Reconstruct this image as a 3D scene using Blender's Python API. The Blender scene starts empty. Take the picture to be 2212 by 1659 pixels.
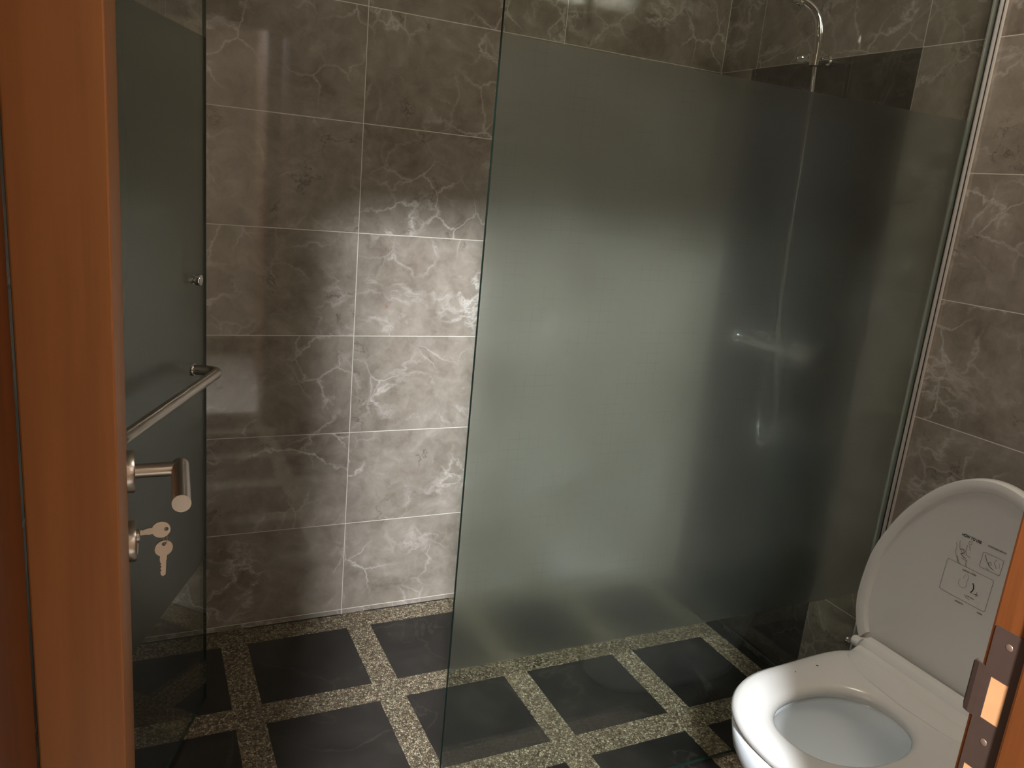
import bpy, bmesh, math, random
from mathutils import Vector, Matrix, Euler
S = bpy.context.scene
C = S.collection
PI = math.pi

# ------------------------------------------------------------------ camera, world, lights, exposure
cam_d = bpy.data.cameras.new('camera'); cam = bpy.data.objects.new('camera', cam_d); C.objects.link(cam)
R = ((0.901594, -0.422466, 0.093008), (-0.021156, -0.257810, -0.965964), (0.432065, 0.868940, -0.241378))      # rows: right, down, forward
FPX, CAMH = 1702.25, 1.3839
cam.matrix_world = Matrix(((R[0][0], -R[1][0], -R[2][0], 0), (R[0][1], -R[1][1], -R[2][1], 0),
                           (R[0][2], -R[1][2], -R[2][2], CAMH), (0, 0, 0, 1)))
cam_d.sensor_width = 36; cam_d.lens = 36 * FPX / 2212; cam_d.clip_start = 0.02
S.camera = cam
S.view_settings.view_transform = 'Standard'; S.view_settings.look = 'None'
S.view_settings.gamma = 1; S.view_settings.exposure = 0.12; S.view_settings.use_curve_mapping = False
S.cycles.max_bounces = 10; S.cycles.transparent_max_bounces = 12
S.cycles.transmission_bounces = 8; S.cycles.glossy_bounces = 5; S.cycles.diffuse_bounces = 5
S.cycles.use_denoising = True
S.cycles.sample_clamp_indirect = 16.0
S.cycles.use_guiding = True; S.cycles.use_surface_guiding = True
S.cycles.blur_glossy = 1.0

W = bpy.data.worlds.new('world'); S.world = W; W.use_nodes = True
W.node_tree.nodes['Background'].inputs[0].default_value = (1.0, 0.80, 0.56, 1)
W.node_tree.nodes['Background'].inputs[1].default_value = 0.24

def area(name, loc, target, sx, sy, power, col, shape='RECTANGLE', spread=PI):
    l = bpy.data.lights.new(name, 'AREA'); l.shape = shape; l.size = sx
    if shape in ('RECTANGLE', 'ELLIPSE'): l.size_y = sy
    l.energy = power; l.color = col; l.spread = spread
    o = bpy.data.objects.new(name, l); C.objects.link(o); o.location = loc
    o.rotation_euler = (Vector(target) - Vector(loc)).to_track_quat('-Z', 'Y').to_euler()
    return o
# ceiling downlight in the hall behind the camera: throws the bright shaft through the doorway
area('hall_downlight', (-.50, -1.2, 2.59), (.75, 1.9, .8), .23, .23, 275, (.88, .935, 1.0), 'DISK', 2.2)
# daylight from the small high vent window of the bathroom (front wall, right of the door)
area('vent_daylight', (1.25, .42, 2.43), (1.2, 1.6, 1.1), .5, .22, 15, (1.0, .91, .78))

# soft fill added far left of the doorway, brightens right wall and lid
area('hall_left_fill', (-3.0, -.95, 1.55), (.6, .45, 1.0), 1.0, 1.3, 46, (1.0, .92, .82))

# ------------------------------------------------------------------ helpers
def obj(name, bm, m, parent=None, smooth=False):
    me = bpy.data.meshes.new(name)
    bmesh.ops.recalc_face_normals(bm, faces=bm.faces)
    bm.to_mesh(me); bm.free()
    if smooth:
        for p in me.polygons: p.use_smooth = True
    o = bpy.data.objects.new(name, me); C.objects.link(o)
    if m: me.materials.append(m)
    if parent: o.parent = parent
    return o
def tag(o, label=None, cat=None, group=None, kind=None):
    if label: o['label'] = label
    if cat: o['category'] = cat
    if group: o['group'] = group
    if kind: o['kind'] = kind
    return o
def empty(name, loc=(0, 0, 0), rz=0):
    o = bpy.data.objects.new(name, None); C.objects.link(o); o.location = loc; o.rotation_euler = (0, 0, rz)
    o.empty_display_size = .05
    return o
def box(bm, lo, hi, bev=0, seg=2, mat=None):
    r = bmesh.ops.create_cube(bm, size=1)
    vs = r['verts']
    c = [(a + b) / 2 for a, b in zip(lo, hi)]; s = [b - a for a, b in zip(lo, hi)]
    for v in vs: v.co = Vector((v.co[i] * s[i] + c[i] for i in range(3)))
    if bev:
        es = list({e for v in vs for e in v.link_edges})
        r2 = bmesh.ops.bevel(bm, geom=es, offset=bev, segments=seg, profile=.5, affect='EDGES')
        vs = list({v for f in r2['faces'] for v in f.verts} | {v for v in vs if v.is_valid})
    if mat:
        for v in vs: v.co = mat @ v.co
    return bm
def bx(lo, hi, bev=0, seg=2):
    return box(bmesh.new(), lo, hi, bev, seg)
def loft(bm, rings, cap0=True, cap1=True, closed=False):
    R_ = [[bm.verts.new(p) for p in r] for r in rings]
    n = len(R_[0]); m = len(R_)
    for i in range(m if closed else m - 1):
        a, b = R_[i], R_[(i + 1) % m]
        for j in range(n):
            bm.faces.new((a[j], a[(j + 1) % n], b[(j + 1) % n], b[j]))
    if not closed:
        if cap0: bm.faces.new(R_[0])
        if cap1: bm.faces.new(R_[-1][::-1])
    return bm
def tube(bm, pts, r, n=20, cap=True):
    pts = [Vector(p) for p in pts]
    rs = r if isinstance(r, (list, tuple)) else [r] * len(pts)
    t0 = (pts[1] - pts[0]).normalized()
    up = Vector((0, 0, 1)) if abs(t0.z) < .9 else Vector((1, 0, 0))
    nrm = t0.cross(up).normalized(); rings = []
    for i, p in enumerate(pts):
        if i == 0: t = t0
        elif i == len(pts) - 1: t = (pts[i] - pts[i - 1]).normalized()
        else: t = ((pts[i] - pts[i - 1]).normalized() + (pts[i + 1] - pts[i]).normalized()).normalized()
        nrm = (nrm - t * nrm.dot(t)).normalized(); b = t.cross(nrm)
        k = 1
        rings.append([p + (nrm * math.cos(2 * PI * j / n) + b * math.sin(2 * PI * j / n)) * rs[i] * k for j in range(n)])
    return loft(bm, rings, cap, cap)
def lathe(bm, origin, axis, prof, n=32):
    """prof: list of (radius, distance along axis)"""
    origin = Vector(origin); a = Vector(axis).normalized()
    u = a.orthogonal().normalized(); v = a.cross(u)
    rings = [[origin + a * d + (u * math.cos(2 * PI * j / n) + v * math.sin(2 * PI * j / n)) * max(r, 1e-5) for j in range(n)] for r, d in prof]
    return loft(bm, rings)
def auto(o, ang=40):
    for p in o.data.polygons: p.use_smooth = True
    bm = bmesh.new(); bm.from_mesh(o.data)
    for e in bm.edges:
        if len(e.link_faces) == 2 and e.calc_face_angle(0) > math.radians(ang): e.smooth = False
    bm.to_mesh(o.data); bm.free()
    return o
def spline(pts, k=6, closed=False):
    out = []; n = len(pts)
    for i in range(n if closed else n - 1):
        P = [Vector(pts[j % n] if closed else pts[max(0, min(n - 1, j))]) for j in (i - 1, i, i + 1, i + 2)]
        for s in range(k):
            t = s / k
            out.append(.5 * ((2 * P[1]) + (P[2] - P[0]) * t + (2 * P[0] - 5 * P[1] + 4 * P[2] - P[3]) * t * t + (-P[0] + 3 * P[1] - 3 * P[2] + P[3]) * t ** 3))
    if not closed: out.append(Vector(pts[-1]))
    return out

# ------------------------------------------------------------------ materials
FROST_COL = (.94, .975, .98, 1); FROST_R = .9; FROST_IOR = 1.09; FROST_DIFF = .009
class NT:
    def __init__(s, name):
        s.m = bpy.data.materials.new(name); s.m.use_nodes = True; s.t = s.m.node_tree
        s.t.nodes.clear(); s.out = s.t.nodes.new('ShaderNodeOutputMaterial')
    def n(s, typ, **kw):
        nd = s.t.nodes.new('ShaderNode' + typ)
        for k, v in kw.items():
            if k.startswith('i_'):
                key = k[2:]; key = int(key) if key.isdigit() else key.replace('_', ' ')
                s.set(nd.inputs[key], v)
            else: setattr(nd, k, v)
        return nd
    def set(s, inp, v):
        if isinstance(v, bpy.types.NodeSocket): s.t.links.new(v, inp)
        elif isinstance(v, bpy.types.Node): s.t.links.new(v.outputs[0], inp)
        else: inp.default_value = v
    def math(s, op, a, b=None, c=None, clamp=False):
        nd = s.n('Math', operation=op); nd.use_clamp = clamp
        s.set(nd.inputs[0], a)
        if b is not None: s.set(nd.inputs[1], b)
        if c is not None: s.set(nd.inputs[2], c)
        return nd.outputs[0]
    def mix(s, f, a, b, bt='MIX'):
        nd = s.n('Mix', data_type='RGBA', blend_type=bt)
        s.set(nd.inputs[0], f); s.set(nd.inputs[6], a); s.set(nd.inputs[7], b)
        return nd.outputs[2]
    def ramp(s, f, stops, interp='LINEAR'):
        nd = s.n('ValToRGB'); s.set(nd.inputs[0], f); cr = nd.color_ramp; cr.interpolation = interp
        while len(cr.elements) < len(stops): cr.elements.new(.5)
        for e, (p, c) in zip(cr.elements, stops):
            e.position = p; e.color = c if isinstance(c, tuple) else (c, c, c, 1)
        return nd.outputs[0]
    def surf(s, sh): s.t.links.new(sh if isinstance(sh, bpy.types.NodeSocket) else sh.outputs[0], s.out.inputs[0]); return s.m
def rgb(r, g, b):
    f = lambda c: (c / 255 / 12.92) if c / 255 <= .04045 else ((c / 255 + .055) / 1.055) ** 2.4
    return (f(r), f(g), f(b), 1)
def pbr(name, col, rough=.5, metal=0, spec=.5, coat=0, bump=None, noise=None):
    k = NT(name); c = col
    b = k.n('BsdfPrincipled')
    if noise:
        tc = k.n('TexCoord'); nz = k.n('TexNoise', i_Vector=tc.outputs['Object'], i_Scale=noise[0], i_Detail=5.0)
        c = k.mix(k.math('MULTIPLY', nz.outputs[0], 1.0), tuple(x * (1 - noise[1]) for x in col[:3]) + (1,), tuple(min(1, x * (1 + noise[1])) for x in col[:3]) + (1,))
    k.set(b.inputs['Base Color'], c)
    b.inputs['Roughness'].default_value = rough; b.inputs['Metallic'].default_value = metal
    b.inputs['Specular IOR Level'].default_value = spec; b.inputs['Coat Weight'].default_value = coat
    b.inputs['Coat Roughness'].default_value = .08
    if bump:
        tc = k.n('TexCoord'); nz = k.n('TexNoise', i_Vector=tc.outputs['Object'], i_Scale=bump[0], i_Detail=3.0)
        bp = k.n('Bump', i_Height=nz.outputs[0], i_Strength=bump[1], i_Distance=.001); k.set(b.inputs['Normal'], bp)
    return k.surf(b)

def marble(name, axis, u0, v0, seed=0, dark=False, tw=.6, th=.3):
    """polished stone tiles tw x th; u along axis (0=X,1=Y), v along Z; joints at u0+k*tw, v0+k*th"""
    k = NT(name)
    geo = k.n('NewGeometry'); sep = k.n('SeparateXYZ', i_0=geo.outputs['Position'])
    U = sep.outputs[axis]; V = sep.outputs[2]
    uu = k.math('DIVIDE', k.math('SUBTRACT', U, u0), tw); vv = k.math('DIVIDE', k.math('SUBTRACT', V, v0), th)
    iu = k.math('FLOOR', uu); iv = k.math('FLOOR', vv)
    fu = k.math('SUBTRACT', uu, iu); fv = k.math('SUBTRACT', vv, iv)
    du = k.math('MULTIPLY', k.math('MINIMUM', fu, k.math('SUBTRACT', 1.0, fu)), tw)
    dv = k.math('MULTIPLY', k.math('MINIMUM', fv, k.math('SUBTRACT', 1.0, fv)), th)
    d = k.math('MINIMUM', du, dv)
    joint = k.math('LESS_THAN', d, .0011)
    idv = k.n('CombineXYZ', i_0=iu, i_1=iv, i_2=float(seed)); wn = k.n('TexWhiteNoise', noise_dimensions='3D', i_Vector=idv.outputs[0])
    off = k.n('VectorMath', operation='SCALE', i_0=wn.outputs['Color'], i_Scale=14.0)
    loc = k.n('CombineXYZ', i_0=k.math('MULTIPLY', fu, tw), i_1=k.math('MULTIPLY', fv, th), i_2=0.0)
    P = k.n('VectorMath', operation='ADD', i_0=loc.outputs[0], i_1=off.outputs[0])
    P0 = P.outputs[0]
    # domain warp
    nw = k.n('TexNoise', i_Vector=P0, i_Scale=5.0, i_Detail=6.0, i_Roughness=.6)
    wv = k.n('VectorMath', operation='SCALE', i_0=k.n('VectorMath', operation='SUBTRACT', i_0=nw.outputs['Color'], i_1=(.5, .5, .5)).outputs[0], i_Scale=.16)
    P1 = k.n('VectorMath', operation='ADD', i_0=P0, i_1=wv.outputs[0]).outputs[0]
    n1 = k.n('TexNoise', i_Vector=P1, i_Scale=6.0, i_Detail=8.0, i_Roughness=.62)
    n2 = k.n('TexNoise', i_Vector=P1, i_Scale=24.0, i_Detail=6.0, i_Roughness=.6)
    base = k.math('ADD', k.math('MULTIPLY', n1.outputs[0], .75), k.math('MULTIPLY', n2.outputs[0], .25))
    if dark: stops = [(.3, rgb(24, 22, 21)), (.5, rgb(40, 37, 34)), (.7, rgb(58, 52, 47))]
    else: stops = [(.28, rgb(108, 97, 86)), (.48, rgb(131, 121, 110)), (.6, rgb(143, 133, 122)), (.76, rgb(163, 153, 142))]
    col = k.ramp(base, stops)
    # pale veins: ridge of noise, only in places
    nv = k.n('TexNoise', i_Vector=k.n('Mapping', i_Vector=P1, i_Scale=(1.0, 1.9, 1.0), i_Rotation=(0, 0, .7)).outputs[0], i_Scale=3.4, i_Detail=7.0, i_Roughness=.52)
    ridge = k.math('ABSOLUTE', k.math('SUBTRACT', nv.outputs[0], .5))
    vein = k.ramp(ridge, [(0, 1.0), (.008, .5), (.026, 0.0)])
    nm = k.n('TexNoise', i_Vector=P0, i_Scale=4.5, i_Detail=2.0); msk = k.ramp(nm.outputs[0], [(.47, 0.0), (.66, 1.0)])
    vo = k.n('TexVoronoi', feature='DISTANCE_TO_EDGE', i_Vector=P1, i_Scale=9.0)
    v2 = k.ramp(vo.outputs['Distance'], [(0, 1.0), (.02, .35), (.05, 0.0)])
    nm2 = k.n('TexNoise', i_Vector=P0, i_Scale=6.5, i_Detail=2.0, i_W=3.0) if False else k.n('TexNoise', i_Vector=k.n('VectorMath', operation='ADD', i_0=P0, i_1=(7.3, 2.1, 4.4)).outputs[0], i_Scale=4.0, i_Detail=2.0)
    msk2 = k.ramp(nm2.outputs[0], [(.47, 0.0), (.66, 1.0)])
    veins = k.math('MAXIMUM', k.math('MULTIPLY', vein, msk), k.math('MULTIPLY', k.math('MULTIPLY', v2, msk2), .9))
    col = k.mix(k.math('MULTIPLY', veins, .35 if dark else .62), col, rgb(112, 104, 94) if dark else rgb(205, 198, 190))
    # a few dark hairline cracks and rusty specks
    nc = k.n('TexNoise', i_Vector=k.n('VectorMath', operation='ADD', i_0=P1, i_1=(3.3, 9.1, 1.4)).outputs[0], i_Scale=2.6, i_Detail=8.0, i_Roughness=.6)
    cr = k.ramp(k.math('ABSOLUTE', k.math('SUBTRACT', nc.outputs[0], .47)), [(0, 1.0), (.006, 0.0)])
    nm3 = k.n('TexNoise', i_Vector=k.n('VectorMath', operation='ADD', i_0=P0, i_1=(1.3, 5.1, 8.4)).outputs[0], i_Scale=6.0, i_Detail=1.0)
    crm = k.math('MULTIPLY', cr, k.ramp(nm3.outputs[0], [(.54, 0.0), (.62, 1.0)]))
    col = k.mix(k.math('MULTIPLY', crm, .55), col, rgb(70, 56, 48))
    sp = k.n('TexVoronoi', i_Vector=P1, i_Scale=16.0); spm = k.math('MULTIPLY', k.math('LESS_THAN', sp.outputs['Distance'], .075), k.math('GREATER_THAN', k.n('SeparateColor', i_0=sp.outputs['Color']).outputs[0], .95))
    col = k.mix(k.math('MULTIPLY', spm, .6), col, rgb(150, 86, 62))
    col = k.mix(joint, col, rgb(60, 56, 52) if dark else rgb(196, 188, 176))
    b = k.n('BsdfPrincipled'); k.set(b.inputs['Base Color'], col)
    k.set(b.inputs['Roughness'], k.mix(joint, (.05, .05, .05, 1), (.6, .6, .6, 1)))
    b.inputs['Specular IOR Level'].default_value = .8
    bp = k.n('Bump', i_Height=k.math('ADD', k.math('MULTIPLY', joint, -1.0), k.math('MULTIPLY', n2.outputs[0], .05)), i_Strength=.15, i_Distance=.001)
    k.set(b.inputs['Normal'], bp)
    return k.surf(b)

PX, PY = .3727, .3745          # floor module
def floor_mat():
    k = NT('slate_and_pebble_floor')
    geo = k.n('NewGeometry'); sep = k.n('SeparateXYZ', i_0=geo.outputs['Position'])
    uu = k.math('DIVIDE', k.math('SUBTRACT', sep.outputs[0], .2865), PX); vv = k.math('DIVIDE', k.math('SUBTRACT', sep.outputs[1], 1.4995 ), PY)
    iu = k.math('FLOOR', uu); iv = k.math('FLOOR', vv)
    fu = k.math('MULTIPLY', k.math('SUBTRACT', uu, iu), PX); fv = k.math('MULTIPLY', k.math('SUBTRACT', vv, iv), PY)
    wob = k.n('TexNoise', i_Vector=geo.outputs['Position'], i_Scale=90.0, i_Detail=2.0)
    wo = k.math('MULTIPLY', k.math('SUBTRACT', wob.outputs[0], .5), .006)
    inx = k.math('LESS_THAN', k.math('ADD', fu, wo), .298); iny = k.math('LESS_THAN', k.math('ADD', fv, wo), .294)
    inside = k.math('MULTIPLY', inx, iny)
    edge = k.math('GREATER_THAN', sep.outputs[0], 1.751)      # narrow dark strip along the right wall
    cut = k.math('MULTIPLY', k.math('GREATER_THAN', k.math('ADD', sep.outputs[0], wo), 1.676), k.math('LESS_THAN', sep.outputs[0], 1.7511))   # cut tile by the wall
    inside = k.math('MAXIMUM', k.math('MULTIPLY', inside, k.math('SUBTRACT', 1.0, cut)), edge)
    # pebbles
    vo = k.n('TexVoronoi', i_Vector=geo.outputs['Position'], i_Scale=175.0); ve = k.n('TexVoronoi', feature='DISTANCE_TO_EDGE', i_Vector=geo.outputs['Position'], i_Scale=175.0)
    r = k.n('SeparateColor', i_0=vo.outputs['Color']).outputs[0]
    pc = k.ramp(r, [(0, rgb(76, 61, 44)), (.25, rgb(112, 97, 74)), (.6, rgb(146, 131, 104)), (.85, rgb(182, 169, 142)), (1, rgb(102, 76, 52))])
    crev = k.ramp(ve.outputs['Distance'], [(0, 0.0), (.14, 1.0)])
    pc = k.mix(crev, rgb(70, 59, 45), pc)
    # slate
    idv = k.n('CombineXYZ', i_0=iu, i_1=iv, i_2=1.0); wn = k.n('TexWhiteNoise', noise_dimensions='3D', i_Vector=idv.outputs[0])
    P = k.n('VectorMath', operation='ADD', i_0=geo.outputs['Position'], i_1=k.n('VectorMath', operation='SCALE', i_0=wn.outputs['Color'], i_Scale=7.0).outputs[0]).outputs[0]
    n1 = k.n('TexNoise', i_Vector=P, i_Scale=5.0, i_Detail=7.0, i_Distortion=.8)
    sc = k.ramp(n1.outputs[0], [(.3, rgb(24, 22, 21)), (.55, rgb(36, 33, 31)), (.75, rgb(52, 48, 44))])
    nv = k.n('TexNoise', i_Vector=P, i_Scale=3.0, i_Detail=8.0, i_Distortion=.5)
    vein = k.math('MULTIPLY', k.ramp(k.math('ABSOLUTE', k.math('SUBTRACT', nv.outputs[0], .5)), [(0, 1.0), (.008, 0.0)]), .14)
    sc = k.mix(vein, sc, rgb(105, 96, 84))
    col = k.mix(inside, pc, sc)
    b = k.n('BsdfPrincipled'); k.set(b.inputs['Base Color'], col)
    k.set(b.inputs['Roughness'], k.mix(inside, (.55, .55, .55, 1), (.3, .3, .3, 1)))
    h = k.math('MULTIPLY', k.math('SUBTRACT', 1.0, inside), crev)
    bp = k.n('Bump', i_Height=h, i_Strength=.7, i_Distance=.003); k.set(b.inputs['Normal'], bp)
    return k.surf(b)

def wood(name, a, b_, rough=.42, scale=1):
    k = NT(name); tc = k.n('TexCoord')
    mp = k.n('Mapping', i_Vector=tc.outputs['Object'], i_Scale=(28.0, 28.0, 1.2))
    nz = k.n('TexNoise', i_Vector=mp.outputs[0], i_Scale=2.0 * scale, i_Detail=6.0, i_Distortion=.6)
    n2 = k.n('TexNoise', i_Vector=mp.outputs[0], i_Scale=14.0 * scale, i_Detail=3.0)
    f = k.math('ADD', k.math('MULTIPLY', nz.outputs[0], .8), k.math('MULTIPLY', n2.outputs[0], .2))
    col = k.ramp(f, [(.3, a), (.7, b_)])
    b = k.n('BsdfPrincipled'); k.set(b.inputs['Base Color'], col); b.inputs['Roughness'].default_value = rough
    b.inputs['Specular IOR Level'].default_value = .25
    return k.surf(b)

def clear_glass():
    k = NT('clear_glass')
    tr = k.n('BsdfTransparent', i_Color=(.915, .94, .92, 1)); gl = k.n('BsdfGlossy', i_Color=(1, 1, 1, 1), i_Roughness=.0)
    geo = k.n('NewGeometry')
    # the node inverts the index on back faces; undo that, since the thin pane does not bend the ray
    fr = k.n('Fresnel', i_IOR=k.math('ADD', 1.5, k.math('MULTIPLY', geo.outputs['Backfacing'], 1 / 1.5 - 1.5)))
    # both faces of the thin pane are modelled, each reflects once
    mx = k.n('MixShader', i_0=k.math('MULTIPLY', fr.outputs[0], .9), i_1=tr.outputs[0], i_2=gl.outputs[0])
    return k.surf(mx)
def glass_edge():
    k = NT('green_glass_edge')
    b = k.n('BsdfPrincipled', i_Base_Color=rgb(22, 40, 34), i_Roughness=.12)
    return k.surf(b)
def frost():
    k = NT('frosted_film')
    tc = k.n('TexCoord'); sep = k.n('SeparateXYZ', i_0=tc.outputs['Object'])
    def line(s_, pitch, w):
        q = k.math('DIVIDE', s_, pitch); fr = k.math('SUBTRACT', q, k.math('FLOOR', q))
        return k.math('LESS_THAN', fr, w)
    ln = k.math('MAXIMUM', line(sep.outputs[0], .0212, .06), line(sep.outputs[2], .0212, .06))
    nz = k.n('TexNoise', i_Vector=tc.outputs['Object'], i_Scale=14.0, i_Detail=2.0)
    ln = k.math('MULTIPLY', ln, k.ramp(nz.outputs[0], [(.45, 0.0), (.65, 1.0)]))
    ra = k.n('BsdfRefraction', i_Color=FROST_COL, i_Roughness=FROST_R, i_IOR=FROST_IOR); rb = k.n('BsdfRefraction', i_Color=FROST_COL, i_Roughness=FROST_R, i_IOR=1 / FROST_IOR)
    re = k.n('MixShader', i_0=.5, i_1=ra.outputs[0], i_2=rb.outputs[0])
    tr = k.n('BsdfTransparent', i_Color=(.8, .84, .81, 1))
    tl = k.n('BsdfTranslucent', i_Color=(.55, .6, .57, 1)); df = k.n('BsdfDiffuse', i_Color=(.5, .55, .52, 1))
    m1 = k.n('MixShader', i_0=k.math('ADD', .15, k.math('MULTIPLY', ln, .06)), i_1=re.outputs[0], i_2=tr.outputs[0])
    m2 = k.n('MixShader', i_0=.5, i_1=tl.outputs[0], i_2=df.outputs[0])
    m3 = k.n('MixShader', i_0=FROST_DIFF, i_1=m1.outputs[0], i_2=m2.outputs[0])
    return k.surf(m3)

M = {}
M['wall_left_long'] = marble('marble_tiles_back', 0, .5872 - 1.8, .316 - .9, 1)
M['wall_right'] = marble('marble_tiles_right', 1, 1.4893 - 1.8, .316 - .9, 2)
M['wall_side'] = marble('marble_tiles_side', 1, 1.2, .316 - .9, 3)
M['wall_front'] = marble('marble_tiles_front', 0, .5872 - 1.8, .316 - .9, 4)
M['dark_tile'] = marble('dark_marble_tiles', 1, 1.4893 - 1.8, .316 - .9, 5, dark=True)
M['floor'] = floor_mat()
M['wood'] = wood('orange_brown_wood', rgb(126, 80, 42), rgb(146, 95, 51))
M['wood_frame'] = wood('door_frame_wood', rgb(74, 38, 15), rgb(94, 50, 21))
M['raw_wood'] = pbr('bare_wood', rgb(166, 118, 76), .8, noise=(60, .12))
M['steel'] = pbr('brushed_steel', (.50, .45, .39, 1), .3, 1)
M['chrome'] = pbr('chrome', (.8, .8, .8, 1), .08, 1)
M['bronze'] = pbr('dark_strike_plate', rgb(62, 46, 38), .5, .3, noise=(90, .15))
M['key'] = pbr('nickel_key', (.50, .41, .32, 1), .4, 1)
M['ceramic'] = pbr('white_ceramic', (.87, .91, .93, 1), .07, 0, .5, .3)
M['seat'] = pbr('white_seat_plastic', (.63, .61, .575, 1), .22, 0, .5)
M['water'] = pbr('bowl_water', (.62, .66, .68, 1), .02, 0, .5)
M['ink'] = pbr('grey_print', rgb(96, 90, 84), .5)
M['inkdark'] = pbr('dark_print', rgb(30, 24, 28), .5)
M['dirt'] = pbr('dirt_speck', rgb(74, 62, 52), .8)
M['plaster'] = pbr('pale_plaster', rgb(238, 224, 204), .8)
M['tan'] = pbr('dark_tan_paint', rgb(112, 86, 62), .7)
M['ceiling'] = pbr('ceiling_plaster', rgb(200, 196, 186), .85)
M['hall_floor'] = pbr('hall_floor_tile', rgb(206, 200, 190), .25, noise=(3, .08))
M['hall_skirting'] = pbr('dark_skirting', rgb(80, 60, 46), .4)
M['aluminium'] = pbr('aluminium', (.9, .89, .86, 1), .3, .75)
M['silicone'] = pbr('pale_silicone', rgb(196, 188, 178), .5)
M['screw'] = pbr('dull_screw', rgb(120, 96, 82), .45, .6)
M['gasket'] = pbr('dark_gasket', rgb(26, 24, 22), .5)
M['clear'] = clear_glass(); M['edge'] = glass_edge(); M['frost'] = frost()

# ------------------------------------------------------------------ room shell
YA, XB, XL, YF, HC = 2.2557, 1.7892, -.13, .383, 2.62
def struct(name, bm, m, parent=None):
    o = obj(name, bm, m, parent)
    if not parent: o['kind'] = 'structure'
    return o
struct('floor', bx((XL - .1, .0, -.1), (XB + .1, YA + .1, 0)), M['floor'])
struct('wall_back', bx((XL - .1, YA, 0), (XB + .1, YA + .1, HC)), M['wall_left_long'])
struct('wall_right', bx((XB, .1, 0), (XB + .1, YA, HC)), M['wall_right'])
struct('wall_left', bx((XL - .1, YF - .1, 0), (XL, YA, HC)), M['wall_side'])
struct('ceiling', bx((XL - .1, .1, HC), (XB + .1, YA + .1, HC + .1)), M['ceiling'])
# front wall around the doorway, with the opening of the vent window
HD = 2.012; JX0, JX1 = -.0462, .70
bm = bmesh.new()
box(bm, (XL, YF - .13, 0), (JX0 - .03, YF - .004, HC)); box(bm, (JX0 - .03, YF - .13, HD + .03), (JX1 + .03, YF - .004, HC))
box(bm, (JX1 + .03, YF - .13, 0), (XB, YF - .004, HC))
struct('wall_front', bm, M['wall_front'])
# dark tile column on the right wall
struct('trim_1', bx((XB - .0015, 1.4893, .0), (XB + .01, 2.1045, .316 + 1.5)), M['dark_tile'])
# vent window casing on the front wall, high up
bm = bmesh.new()
for lo, hi in (((.98, YF - .004, 2.3), (1.0, YF + .012, 2.56)), ((1.5, YF - .004, 2.3), (1.52, YF + .012, 2.56)), ((.98, YF - .004, 2.28), (1.52, YF + .012, 2.3)), ((.98, YF - .004, 2.56), (1.52, YF + .012, 2.58))):
    box(bm, lo, hi, .002)
struct('window_1', bm, M['ceiling'])
# hall behind the camera
struct('floor_hall', bx((-3.2, -1.6, -.1), (1.9, .0, -.0)), M['hall_floor'])
struct('wall_hall', bx((-3.2, -1.6, 0), (1.9, -1.5, 2.6)), M['plaster'])
struct('baseboard_hall', bx((-3.2, -1.5, 0), (1.9, -1.485, .11)), M['hall_skirting'])
struct('wall_corridor', bx((.74, -1.0, 0), (.86, YF - .13, 2.6)), M['tan'])
struct('ceiling_hall', bx((-3.2, -1.6, 2.6), (1.9, YF - .13, 2.7)), M['ceiling'])

# door frame: two jambs and a head, each with its stop
def jamb(name, x0, x1, stop_lo, stop_hi):
    bm = bmesh.new()
    box(bm, (x0, YF - .16, 0), (x1, YF, HD + .03), .003)
    box(bm, (stop_lo, YF - .135, 0), (stop_hi, YF - .039, HD), .003)
    return struct(name, bm, M['wood_frame'])
jl = jamb('trim_2', JX0 - .035, JX0, JX0 - .003, JX0 + .0003)
jr = jamb('trim_3', JX1, JX1 + .035, JX1 - .012, JX1 + .002)
bm = bx((JX0 - .035, YF - .16, HD), (JX1 + .035, YF, HD + .035), .003); box(bm, (JX0, YF - .135, HD - .012), (JX1, YF - .039, HD + .002), .003)
struct('trim_4', bm, M['wood_frame'])
struct('reflection_post', bx((.625, .05, 0), (.74, YF - .161, 2.3), .002), M['wood_frame'])  # unseen hall post, added to cut off the hall's reflection in the tiles
# strike plate let into the right jamb
sp_z0, sp_z1 = .90, 1.042
bm = bmesh.new()
hy0, hy1, hz0, hz1 = YF - .0285, YF - .0120, .953, .994
xs0, xs1 = JX1 - .0016, JX1 + .001
for lo, hi in (((xs0, YF - .036, sp_z0), (xs1, YF - .005, hz0 - .002)), ((xs0, YF - .036, hz1), (xs1, YF - .005, sp_z1)),
               ((xs0, YF - .036, hz0 - .002), (xs1, hy0, hz1)), ((xs0, hy1, hz0 - .002), (xs1, YF - .005, hz1)),
               ((xs0, YF - .036, .895 - .07), (xs1, YF - .005, sp_z0 - .04)), ((xs0, YF - .036, sp_z0 - .04), (xs1, YF - .031, sp_z0)), ((xs0, YF - .009, sp_z0 - .04), (xs1, YF - .005, sp_z0))):
    box(bm, lo, hi)
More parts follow.
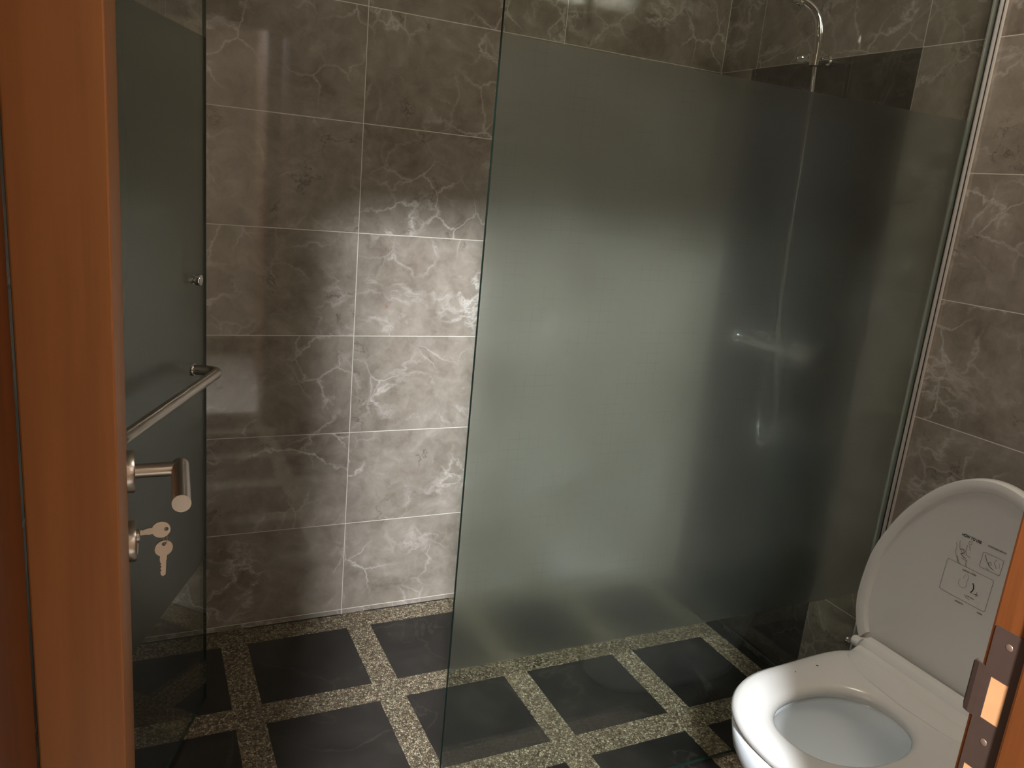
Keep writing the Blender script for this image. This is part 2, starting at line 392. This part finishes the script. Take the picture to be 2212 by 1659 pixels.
# the lip curls over the arris towards the room
lip = [(YF - .0055, JX1 - .0016), (YF + .001, JX1 - .0014), (YF + .006, JX1 + .0004), (YF + .009, JX1 + .004)]
prof = lip + [(y - .0006, x + .0022) for y, x in lip[::-1]]
z0, z1 = .948, 1.0
prev = None
rings = []
for z, ins in ((z0, .003), (z0 + .004, 0), (z1 - .004, 0), (z1, .003)):
    rings.append([(x, min(y, YF + .009 - ins), z) for y, x in prof])
loft(bm, rings)
plate = obj('strike_plate', bm, M['bronze'], jr); tag(plate, 'dark brown metal strike plate screwed into the orange jamb')
bm = bx((JX1 - .0008, hy0, hz0 - .002), (JX1 + .0015, hy1, hz1)); box(bm, (JX1 - .0008, YF - .031, sp_z0 - .04), (JX1 + .0012, YF - .009, sp_z0))
tag(obj('latch_mortise', bm, M['raw_wood'], jr), 'bare pale wood showing through the strike plate')
for z in (1.028, .930):
    bm = lathe(bmesh.new(), (JX1 - .0014, YF - .0205, z), (-1, 0, 0), [(.0034, 0), (.0034, .0003), (.0026, .0006), (.0001, .0007)], 16)
    obj('screw', bm, M['screw'], plate, True)

# wooden door, open against the left side
door = empty('door_1', (-.0078, YF + .001, .008), 0); door['kind'] = 'structure'
door.rotation_euler = (0, 0, math.radians(.25))
DL = .7315
obj('leaf', bx((-.0379, 0, 0), (0, DL, HD - .014), .0009, 2), M['wood'], door)
hz = 1.007
yh = DL - .115      # handle distance from the hinge
bm = lathe(bmesh.new(), (0, yh, hz - .008), (1, 0, 0), [(.026, 0), (.026, .007), (.0245, .009), (.013, .009)], 40)
rose = auto(obj('handle_rose', bm, M['steel'], door))
bm = bmesh.new(); zc = hz - .008
tube(bm, [(.009, yh, zc), (.056, yh, zc)], .0088, 28)
tube(bm, [(.0605, yh + .0105, zc), (.0548, yh - .112, zc)], .0103, 32)
lv = auto(obj('lever_handle', bm, M['steel'], door))
zk = hz - .100
bm = lathe(bmesh.new(), (0, yh, zk), (1, 0, 0), [(.0255, 0), (.0255, .007), (.024, .009), (.009, .009)], 40)
lk = auto(obj('lock_rose', bm, M['steel'], door))
bm = lathe(bmesh.new(), (.006, yh, zk + .006), (1, 0, 0), [(.0085, 0), (.0085, .006), (.0075, .007)], 28)
box(bm, (.004, yh - .005, zk - .018), (.011, yh + .005, zk + .005), .003)
auto(obj('lock_cylinder', bm, M['steel'], lk))

# keys
def key_bm(L=.028):
    """key along +X: bow centre at origin-ish, blade towards -X"""
    bm = bmesh.new(); n = 36; t = .0011
    def ring(r, z, cx=0, sy=1): return [(cx + r * math.cos(2 * PI * j / n), r * sy * math.sin(2 * PI * j / n), z) for j in range(n)]
    hole = .0026
    # bow with a hole (annulus, hole near the free end)
    o0, o1 = ring(.0108, -t), ring(.0108, t); i0, i1 = ring(hole, -t, .006), ring(hole, t, .006)
    loft(bm, [i0, o0, o1, i1], closed=True)
    # shank and blade with cuts
    pts = [(-.009, .0042), (-.0165, .0042), (-.0165, .0036), (-.019, .0036), (-.0205, .0022), (-.022, .0034), (-.025, .0018), (-.027, .0032), (-.030, .0016), (-.032, .0030), (-.036, .0020), (-.0385, 0), (-.0365, -.0036), (-.0165, -.0036), (-.0165, -.0042), (-.009, -.0042)]
    lo = [bm.verts.new((x, y, -t * .9)) for x, y in pts]; hi = [bm.verts.new((x, y, t * .9)) for x, y in pts]
    bm.faces.new(lo[::-1]); bm.faces.new(hi)
    for i in range(len(pts)):
        j = (i + 1) % len(pts); bm.faces.new((lo[i], lo[j], hi[j], hi[i]))
    return bm
ky = YF + .001 + yh
k1 = obj('key', key_bm(), M['key']); k1.data.transform(Matrix.Rotation(PI / 2, 4, 'X'))
k1.location = (.0265, ky, .927); k1.rotation_euler = (0, math.radians(-4), math.radians(0))
tag(k1, 'nickel key with a round bow pushed into the wooden door lock', 'key', 'keys at the wooden door lock')
k2 = k1.copy(); k2.data = k1.data; C.objects.link(k2); k2.name = 'key'
k2.rotation_euler = (0, math.radians(-87), math.radians(12)); k2.location = (.0290, ky - .0008, .9015)
tag(k2, 'second nickel key hanging blade down below the one in the lock', 'key', 'keys at the wooden door lock')
bm = bmesh.new()
pts = [(.0310 + .0022 * math.cos(a), ky - .0002 + .0015 * math.sin(a), .9170 + .0105 * math.sin(a)) for a in [2 * PI * i / 28 for i in range(28)]]
R_ = []
for i, p in enumerate(pts):
    p = Vector(p); q = Vector(pts[(i + 1) % 28]); t = (q - p).normalized(); n_ = t.cross(Vector((0, 1, .1))).normalized(); b_ = t.cross(n_)
    R_.append([p + (n_ * math.cos(2 * PI * j / 8) + b_ * math.sin(2 * PI * j / 8)) * .0006 for j in range(8)])
loft(bm, R_, closed=True)
tag(obj('key_ring', bm, M['steel'], None, True), 'thin wire ring joining the two keys at the lock', 'key ring')

# ------------------------------------------------------------------ shower glass
FZ0, FZ1 = .42, 1.63
def pane(name, L, H, th, parent, z0=.012):
    bm = bx((0, -th / 2, z0), (L, th / 2, H), 0)
    me_o = obj(name, bm, M['clear'], parent)
    me_o.data.materials.append(M['edge'])
    for p in me_o.data.polygons:
        if abs(p.normal.y) < .5: p.material_index = 1
    return me_o
GX0, GY, GH = .5655, 1.302, 2.35
gp = empty('shower_screen', (GX0, GY, 0)); L = XB - GX0 - .003
pane('glass_pane', L, GH, .008, gp)
def film(L0, L1, y, parent):
    bm = bmesh.new(); vs = [bm.verts.new(p) for p in ((L0, y, FZ0), (L1, y, FZ0), (L1, y, FZ1), (L0, y, FZ1))]; bm.faces.new(vs)
    o = obj('frosted_band', bm, M['frost'], parent)
    if o.data.polygons[0].normal.y > 0: o.data.flip_normals(); tag(o, 'broad frosted band across the middle of the clear pane'); return o
film(.0005, L - .018, -.0044, gp)
bm = bmesh.new()
for y0, y1 in ((-.0105, -.0045), (.0055, .0105)):
    box(bm, (L - .016, y0, .0), (L + .0025, y1, GH), .0008)
box(bm, (L - .0005, -.0105, 0), (L + .003, .0105, GH))
obj('wall_channel', bm, M['aluminium'], gp)
obj('silicone_bead', bx((L - .003, -.0150, .0), (L + .0025, -.0105, GH)), M['silicone'], gp)
bm = bx((L - .0175, -.0072, .002), (L - .0155, -.0046, GH - .002)); box(bm, (L - .0068, -.0112, .002), (L - .0035, -.0104, GH - .002))
obj('seal', bm, M['gasket'], gp)
tag(gp, 'fixed glass shower screen with a wide frosted band, standing beside the toilet', 'shower screen')

gd = empty('shower_door', (-.12, GY, 0), math.atan2(.626, .27)); DW = .681
pane('glass_pane', DW, GH, .008, gd, .015)
film(.0005, DW - .0005, -.0044, gd)
# pull knob above, towel bar handle below (local +x along the door, local -y towards the camera)
bm = lathe(bmesh.new(), (.591, -.004, 1.125), (0, -1, 0), [(.010, 0), (.010, .004), (.0075, .005), (.0075, .009), (.0125, .010), (.0125, .018), (.011, .020)], 28)
auto(obj('knob', bm, M['chrome'], gd))
bz = .925
arc = lambda c, a0, a1, r, k=8: [(c[0] + r * math.cos(a0 + (a1 - a0) * i / k), c[1] + r * math.sin(a0 + (a1 - a0) * i / k), bz) for i in range(k + 1)]
pts = [(.585, -.004, bz), (.585, -.040, bz)] + arc((.562, -.042), 0, -PI / 2, .023) + [(.40, -.065, bz), (.20, -.065, bz)] + arc((.103, -.042), -PI / 2, -PI, .023) + [(.08, -.040, bz), (.08, -.004, bz)]
tb = auto(obj('towel_bar', tube(bmesh.new(), pts, .0115, 24), M['steel'], gd))
for x in (.585, .08):
    bm = lathe(bmesh.new(), (x, -.004, bz), (0, -1, 0), [(.0150, 0), (.0150, .006), (.0135, .008), (.0118, .008)], 28)
    auto(obj('mount_ring', bm, M['chrome'], tb))
for z in (.28, 2.05):
    bm = bx((-.008, -.014, z - .045), (.05, .014, z + .045), .002); obj('hinge', bm, M['chrome'], gd)
tag(gd, 'glass shower door swung inward with a long steel towel bar and small knob', 'shower door')

# ------------------------------------------------------------------ hand shower on its rail, mixer below
sr = empty('hand_shower', (1.72, 1.775, 1.2)); 
def P(x, y, z): return (x - 1.72, y - 1.775, z - 1.2)
pts = spline([P(1.72, 1.772, 1.79), P(1.718, 1.770, 1.84), P(1.714, 1.775, 1.895), P(1.702, 1.787, 1.928), P(1.682, 1.808, 1.950), P(1.668, 1.826, 1.955)], 6)
hs = auto(obj('handle', tube(bmesh.new(), pts, [.0085 + .0035 * min(1, i / 8) for i in range(len(pts))], 24), M['chrome'], sr))
bm = lathe(bmesh.new(), P(1.656, 1.842, 1.960), (-.45, .35, -.82), [(.012, -.022), (.035, -.014), (.046, -.004), (.047, .004), (.044, .008), (.04, .0085)], 40)
auto(obj('spray_head', bm, M['chrome'], sr))
pts = spline([P(1.722, 1.772, 1.79), P(1.722, 1.765, 1.70), P(1.722, 1.758, 1.50), P(1.722, 1.75, 1.25), P(1.716, 1.72, 1.0), P(1.718, 1.68, .82), P(1.72, 1.69, .72), P(1.728, 1.74, .70), P(1.745, 1.775, .78), P(1.750, 1.78, .966)], 8)
auto(obj('hose', tube(bmesh.new(), pts, .0068, 16), M['chrome'], sr))
tag(sr, 'chrome hand shower with curved handle and hose held on the dark tiled strip', 'hand shower')
br = empty('shower_bracket', (1.7892, 1.79, 1.812))
bm = lathe(bmesh.new(), (0, .0, 0), (-1, 0, 0), [(.014, .001), (.014, .005), (.010, .009), (.0095, .05)], 28)
auto(obj('wall_mount', bm, M['chrome'], br))
bm = bmesh.new()
loft(bm, [[(-.069 + rr * math.cos(2 * PI * j / 28), -.018 + rr * math.sin(2 * PI * j / 28), zz) for j in range(28)] for rr, zz in ((.0132, -.026), (.0165, -.026), (.018, .002), (.0145, .002))], closed=True)
box(bm, (-.066, .0, -.011), (-.045, .022, .011), .004)
auto(obj('holder', bm, M['chrome'], br))
bm = lathe(bmesh.new(), (-.058, .015, 0), (0, 1, 0), [(.010, 0), (.010, .018), (.013, .020), (.013, .038), (.011, .041)], 24)
auto(obj('clamp_knob', bm, M['chrome'], br))
tag(br, 'chrome wall bracket with side knob gripping the hand shower handle', 'shower bracket')
mx = empty('shower_mixer', (1.7892, 1.78, .99))
bm = tube(bmesh.new(), [(-.038, -.13, 0), (-.038, .13, 0)], .019, 28)
auto(obj('mixer_body', bm, M['chrome'], mx))
for s in (-1, 1):
    bm = lathe(bmesh.new(), (-.038, s * .13, 0), (0, s, 0), [(.018, -.002), (.024, .004), (.024, .034), (.020, .040)], 28); auto(obj('control_knob', bm, M['chrome'], mx))
    bm = lathe(bmesh.new(), (-.001, s * .075, 0), (-1, 0, 0), [(.032, 0), (.030, .008), (.016, .014), (.015, .026)], 28); auto(obj('wall_flange', bm, M['chrome'], mx))
tag(mx, 'chrome bar mixer blurred behind the frosted glass, on the dark tiled strip', 'shower mixer')

# ------------------------------------------------------------------ toilet
TC = .893                          # centre line (Y)
tl = empty('toilet', (1.28, TC, 0))
def plan(xf, xr, hw, hwr, n=64, nf=2.25, nr=5.0, xm=None):
    """egg outline (local, centre x 1.28): front at xf, rear at xr, half width hw in the middle, hwr at the rear"""
    xm = xf + .215 if xm is None else xm; out = []
    for i in range(n):
        a = 2 * PI * i / n; c, s = math.cos(a), math.sin(a)
        e = nf if c < 0 else nr
        x = math.copysign(abs(c) ** (2 / e), c); y = math.copysign(abs(s) ** (2 / e), s)
        X = xm + (x * (xm - xf) if c < 0 else x * (xr - xm))
        w = hw + (hwr - hw) * max(0, (X - xm) / (xr - xm))
        out.append((X - 1.28, y * w))
    return out
def R3(pl, z): return [(x, y, z) for x, y in pl]
# bowl: outside up, rim, inside down
rings = []
for z, xf, xr, hw, hwr in ((0, 1.20, 1.66, .115, .12), (.02, 1.185, 1.67, .125, .13), (.10, 1.175, 1.68, .128, .135), (.20, 1.135, 1.70, .150, .16), (.29, 1.072, 1.72, .180, .19), (.345, 1.042, 1.73, .196, .205), (.385, 1.034, 1.735, .200, .212), (.398, 1.038, 1.733, .197, .210)):
    rings.append(R3(plan(xf, xr, hw, hwr), z))
def oval(x0, x1, hw, z, n=64, e=2.2):
    out = []
    xc = (x0 + x1) / 2
    for i in range(n):
        a = 2 * PI * i / n; c, s = math.cos(a), math.sin(a)
        out.append((xc + math.copysign(abs(c) ** (2 / e), c) * (x1 - x0) / 2 - 1.28, math.copysign(abs(s) ** (2 / e), s) * hw, z))
    return out
for z, x0, x1, hw in ((.398, 1.10, 1.395, .118), (.385, 1.095, 1.40, .122), (.35, 1.098, 1.40, .120), (.315, 1.108, 1.395, .114), (.28, 1.128, 1.385, .102), (.25, 1.152, 1.37, .087), (.225, 1.18, 1.352, .068), (.207, 1.21, 1.332, .048), (.197, 1.237, 1.31, .029), (.194, 1.262, 1.285, .010)):
    rings.append(oval(x0, x1, hw, z))
bowl = obj('bowl', loft(bmesh.new(), rings, True, True), M['ceramic'], tl, True)
bm = loft(bmesh.new(), [oval(1.205, 1.335, .050, .208), oval(1.205, 1.335, .050, .209)]); obj('water', bm, M['water'], tl, True)
# cistern, hidden behind the raised lid
bm = bx((1.575 - 1.28, -.175, .375), (1.775 - 1.28, .175, .74), .02, 4); auto(obj('cistern', bm, M['ceramic'], tl))
bm = bx((1.568 - 1.28, -.182, .741), (1.780 - 1.28, .182, .775), .012, 4); auto(obj('cistern_lid', bm, M['ceramic'], tl))
bm = bx((1.46 - 1.28, -.20, .34), (1.70 - 1.28, .20, .402), .02, 4); auto(obj('seat_deck', bm, M['ceramic'], tl))
# seat ring with a rounded section
rings = []
def seat_ring(xf, xr, hw, hwr, z): return R3(plan(xf, xr, hw, hwr, nf=2.3, nr=6), z)
for d, z in ((.006, .402), (.0, .408), (-.001, .418), (.003, .427), (.012, .4325), (.03, .4345)):
    rings.append(seat_ring(1.032 + d, 1.505 - d * .4, .203 - d, .217 - d, z))
for d, z in ((-.016, .4320), (-.008, .4285), (-.002, .422), (0, .414), (-.004, .404), (-.012, .402)):
    rings.append([(x, y + .004, z_) for x, y, z_ in oval(1.10 + d, 1.380 - d, .106 - d, z)])
st = obj('seat', loft(bmesh.new(), rings, closed=True), M['seat'], tl, True)
# hinge cover: ridge across the rear of the seat
hp = [(1.405, .4335), (1.428, .441), (1.444, .4445), (1.452, .4432), (1.459, .4485), (1.470, .4510), (1.477, .4515), (1.4845, .4640), (1.492, .4665), (1.508, .4665), (1.508, .425), (1.405, .425)]
rings = []
for y, sh, dz in ((-.192, .046, -.030), (-.186, .040, -.012), (-.178, .032, -.001), (-.15, .015, 0), (-.09, .0, 0), (.0, -.006, 0), (.09, .0, 0), (.15, .015, 0), (.178, .032, -.001), (.186, .040, -.012), (.192, .046, -.030)):
    rings.append([(x + sh * max(0, 1.465 - x) / .06 - 1.28, y, max(.425, z + dz) if z > .43 else z) for x, z in hp])
hc = auto(obj('hinge_cover', loft(bmesh.new(), rings), M['seat'], tl), 50)
for s in (-1, 1):
    bm = lathe(bmesh.new(), (1.500 - 1.28, s * .199, .440), (0, s, 0), [(.013, -.006), (.013, .012), (.011, .015)], 20)
    auto(obj('hinge_knuckle', bm, M['seat'], tl))
# small chrome stud at the hinge
bm = lathe(bmesh.new(), (1.490 - 1.28, .2165, .437), (0, 1, 0), [(.007, 0), (.007, .006), (.004, .008)], 16); auto(obj('hinge_cap', bm, M['chrome'], tl))
# raised lid
LO = [(.212, .440), (.232, .478), (.245, .53), (.245, .59), (.2375, .65), (.22, .705), (.187, .773), (.14, .836), (.094, .876), (.047, .900)]
half = [Vector((y, z, 0)) for y, z in LO]
full = half + [Vector((0, .908, 0))] + [Vector((-v.x, v.y, 0)) for v in half[::-1]]
prof = spline(full, 5)
base = [Vector((-.212 + .424 * i / 14, .440, 0)) for i in range(1, 14)]
ol = prof + base
cy_, cz_ = 0, .64
def inset(d, dx):
    out = []
    n = len(ol)
    for i, p in enumerate(ol):
        t = (ol[(i + 1) % n] - ol[i - 1]).normalized(); nn = Vector((t.y, -t.x, 0))
        if nn.dot(Vector((cy_, cz_, 0)) - p) < 0: nn = -nn
        dd = d if p.y > .445 else min(d, .008)
        q = p + nn * dd
        out.append((1.512 + .06 * (q.y - .45) + dx - 1.28, q.x, q.y))
    return out
rings = [inset(.02, .034), inset(.008, .030), inset(.0, .020), inset(.0, .006), inset(.003, .0), inset(.011, -.001), inset(.0235, .0005), inset(.0265, .0025), inset(.0285, .0075), inset(.031, .0085)]
lid = obj('lid', loft(bmesh.new(), rings), M['seat'], tl); auto(lid, 50)
# print on the inside of the lid
def mark(name, quads, m=M['ink'], label=None):
    bm = bmesh.new()
    for poly in quads:
        bm.faces.new([bm.verts.new((1.512 + .06 * (z - .45) + .0079 - 1.28, y - TC, z)) for y, z in poly])
    o = obj(name, bm, m, lid)
    if label: tag(o, label)
    return o
SC = .984
def q(y, z): return (y * SC, 1.3839 - (1.3839 - z) * SC)
def stroke(p0, p1, w):
    a = Vector(q(*p0)); b = Vector(q(*p1)); t = (b - a).normalized(); nn = Vector((-t.y, t.x)) * w / 2; t = t * w * .3
    return [tuple(a - t - nn), tuple(b + t - nn), tuple(b + t + nn), tuple(a - t + nn)]
def path(pts, w=.0009, closed=False):
    return [stroke(pts[i], pts[(i + 1) % len(pts)], w) for i in range(len(pts) if closed else len(pts) - 1)]
def rrect(y0, y1, z0, z1, r):
    out = []
    for cy, cz, a0 in ((y0 - r, z0 + r, -90), (y0 - r, z1 - r, 0), (y1 + r, z1 - r, 90), (y1 + r, z0 + r, 180)):
        for i in range(4):
            a = math.radians(a0 + i * 30); out.append((cy + r * math.cos(a), cz + r * math.sin(a)))
    return out
def arcp(cy, cz, r, a0, a1, k=12): return [(cy + r * math.cos(math.radians(a0 + (a1 - a0) * i / k)), cz + r * math.sin(math.radians(a0 + (a1 - a0) * i / k))) for i in range(k + 1)]
mark('printed_frame', path(rrect(.975, .8715, .634, .7045, .004), .0008, True) + path(rrect(.9075, .864, .7185, .7515, .003), .0008, True))
# figure sitting on a bowl, pointing hand, and the dark curved arrow
qs = []
qs += path(arcp(.938, .756, .0035, 0, 360), .0006) + path([(.942, .749), (.9425, .735), (.938, .728), (.930, .727)], .0008) + path([(.938, .75), (.934, .74)], .0008)
qs += path([(.960, .752), (.957, .737), (.949, .729), (.941, .727)], .0007) + path([(.9665, .744), (.9625, .737), (.964, .726), (.958, .715), (.950, .7085)], .0007)
qs += path([(.955, .735), (.948, .737), (.944, .731), (.951, .726), (.944, .722), (.938, .721)], .0013)
qs += path([(.956, .719), (.954, .708), (.945, .7045)], .0008) + path([(.936, .719), (.935, .708), (.930, .705)], .0008) + path([(.948, .718), (.934, .716)], .0007)
mark('printed_figure', qs)
qs = path([(.902, .747), (.897, .737), (.888, .7275), (.879, .7245)], .0012) + path([(.878, .748), (.881, .739), (.874, .730)], .0008) + path(arcp(.8885, .7335, .003, 0, 360), .0009) + path([(.895, .722), (.886, .7205)], .0007) + path([(.871, .742), (.8685, .733)], .0006)
mark('printed_hand', qs)
qs = path(arcp(.930, .668, .009, 150, 400), .0006) + path([(.9225, .673), (.921, .687), (.925, .692)], .0006) + path([(.929, .689), (.932, .679)], .0006)
qs += path([(.907, .6585), (.898, .6585)], .0007) + path([(.92, .6485), (.915, .644), (.907, .6425)], .0009)
mark('printed_diagram', qs)
mark('printed_arrow', path(arcp(.923, .6705, .0125, 215, 140, 8)[:0] + [(.9095, .6785), (.9065, .6735), (.9055, .668), (.907, .662), (.9095, .6585)], .0022) + path([(.8965, .665), (.8965, .655)], .0009) + path([(.9005, .6595), (.893, .6598)], .0012), M['inkdark'])
# small lines of print too worn to read, as rows of short strokes
def blur_line(y0, y1, z, h, seed):
    rnd = random.Random(seed); out = []; y = y0
    while y > y1:
        wv = rnd.uniform(.0012, .0021); a = q(y, z - h / 2); b = q(y - wv, z + h / 2 * rnd.uniform(.8, 1))
        out.append([(a[0], a[1]), (b[0], a[1]), (b[0], b[1]), (a[0], b[1])]); y -= wv + rnd.uniform(.0005, .0012)
    return out
for a_ in ((.9015, .8645, .7675, .0032, 1), (.9355, .918, .6265, .0036, 3), (.8855, .875, .6265, .0034, 4), (.9155, .899, .648, .0022, 5), (.938, .923, .6965, .003, 6), (.920, .909, .697, .0036, 7)):
    mark('printed_line', blur_line(*a_))
fc = bpy.data.curves.new('heading', 'FONT'); fc.body = 'HOW TO USE'; fc.size = .0085; fc.align_x = 'LEFT'; fc.space_character = 1.0; fc.offset = .00028
fo = bpy.data.objects.new('t', fc); C.objects.link(fo); dg = bpy.context.evaluated_depsgraph_get()
me = bpy.data.meshes.new_from_object(fo.evaluated_get(dg)); bpy.data.objects.remove(fo)
xs = [v.co.x for v in me.vertices]; wd = max(xs) - min(xs); y0, z0 = q(.9595, .7640); y1, _ = q(.9165, .764)
k_ = (y0 - y1) / wd
for v in me.vertices:
    yy = y0 - v.co.x * k_; zz = z0 + v.co.y * .95
    v.co = Vector((1.512 + .06 * (zz - .45) + .0077 - 1.28, yy - TC, zz))
ho = bpy.data.objects.new('printed_heading', me); C.objects.link(ho); ho.parent = lid; me.materials.append(M['inkdark'])
# dirt specks on the seat
for x, y, r in ((1.335, 1.058, .0028), (1.268, 1.055, .0016)):
    bm = lathe(bmesh.new(), (x - 1.28, y - TC, .4342), (0, 0, 1), [(r, 0), (r * .6, .0006)], 10)
    tag(obj('dirt_speck', bm, M['dirt'], tl), 'tiny dark speck of dirt on the seat')
tag(tl, 'white ceramic toilet with its seat down and printed lid raised, right of the glass', 'toilet')
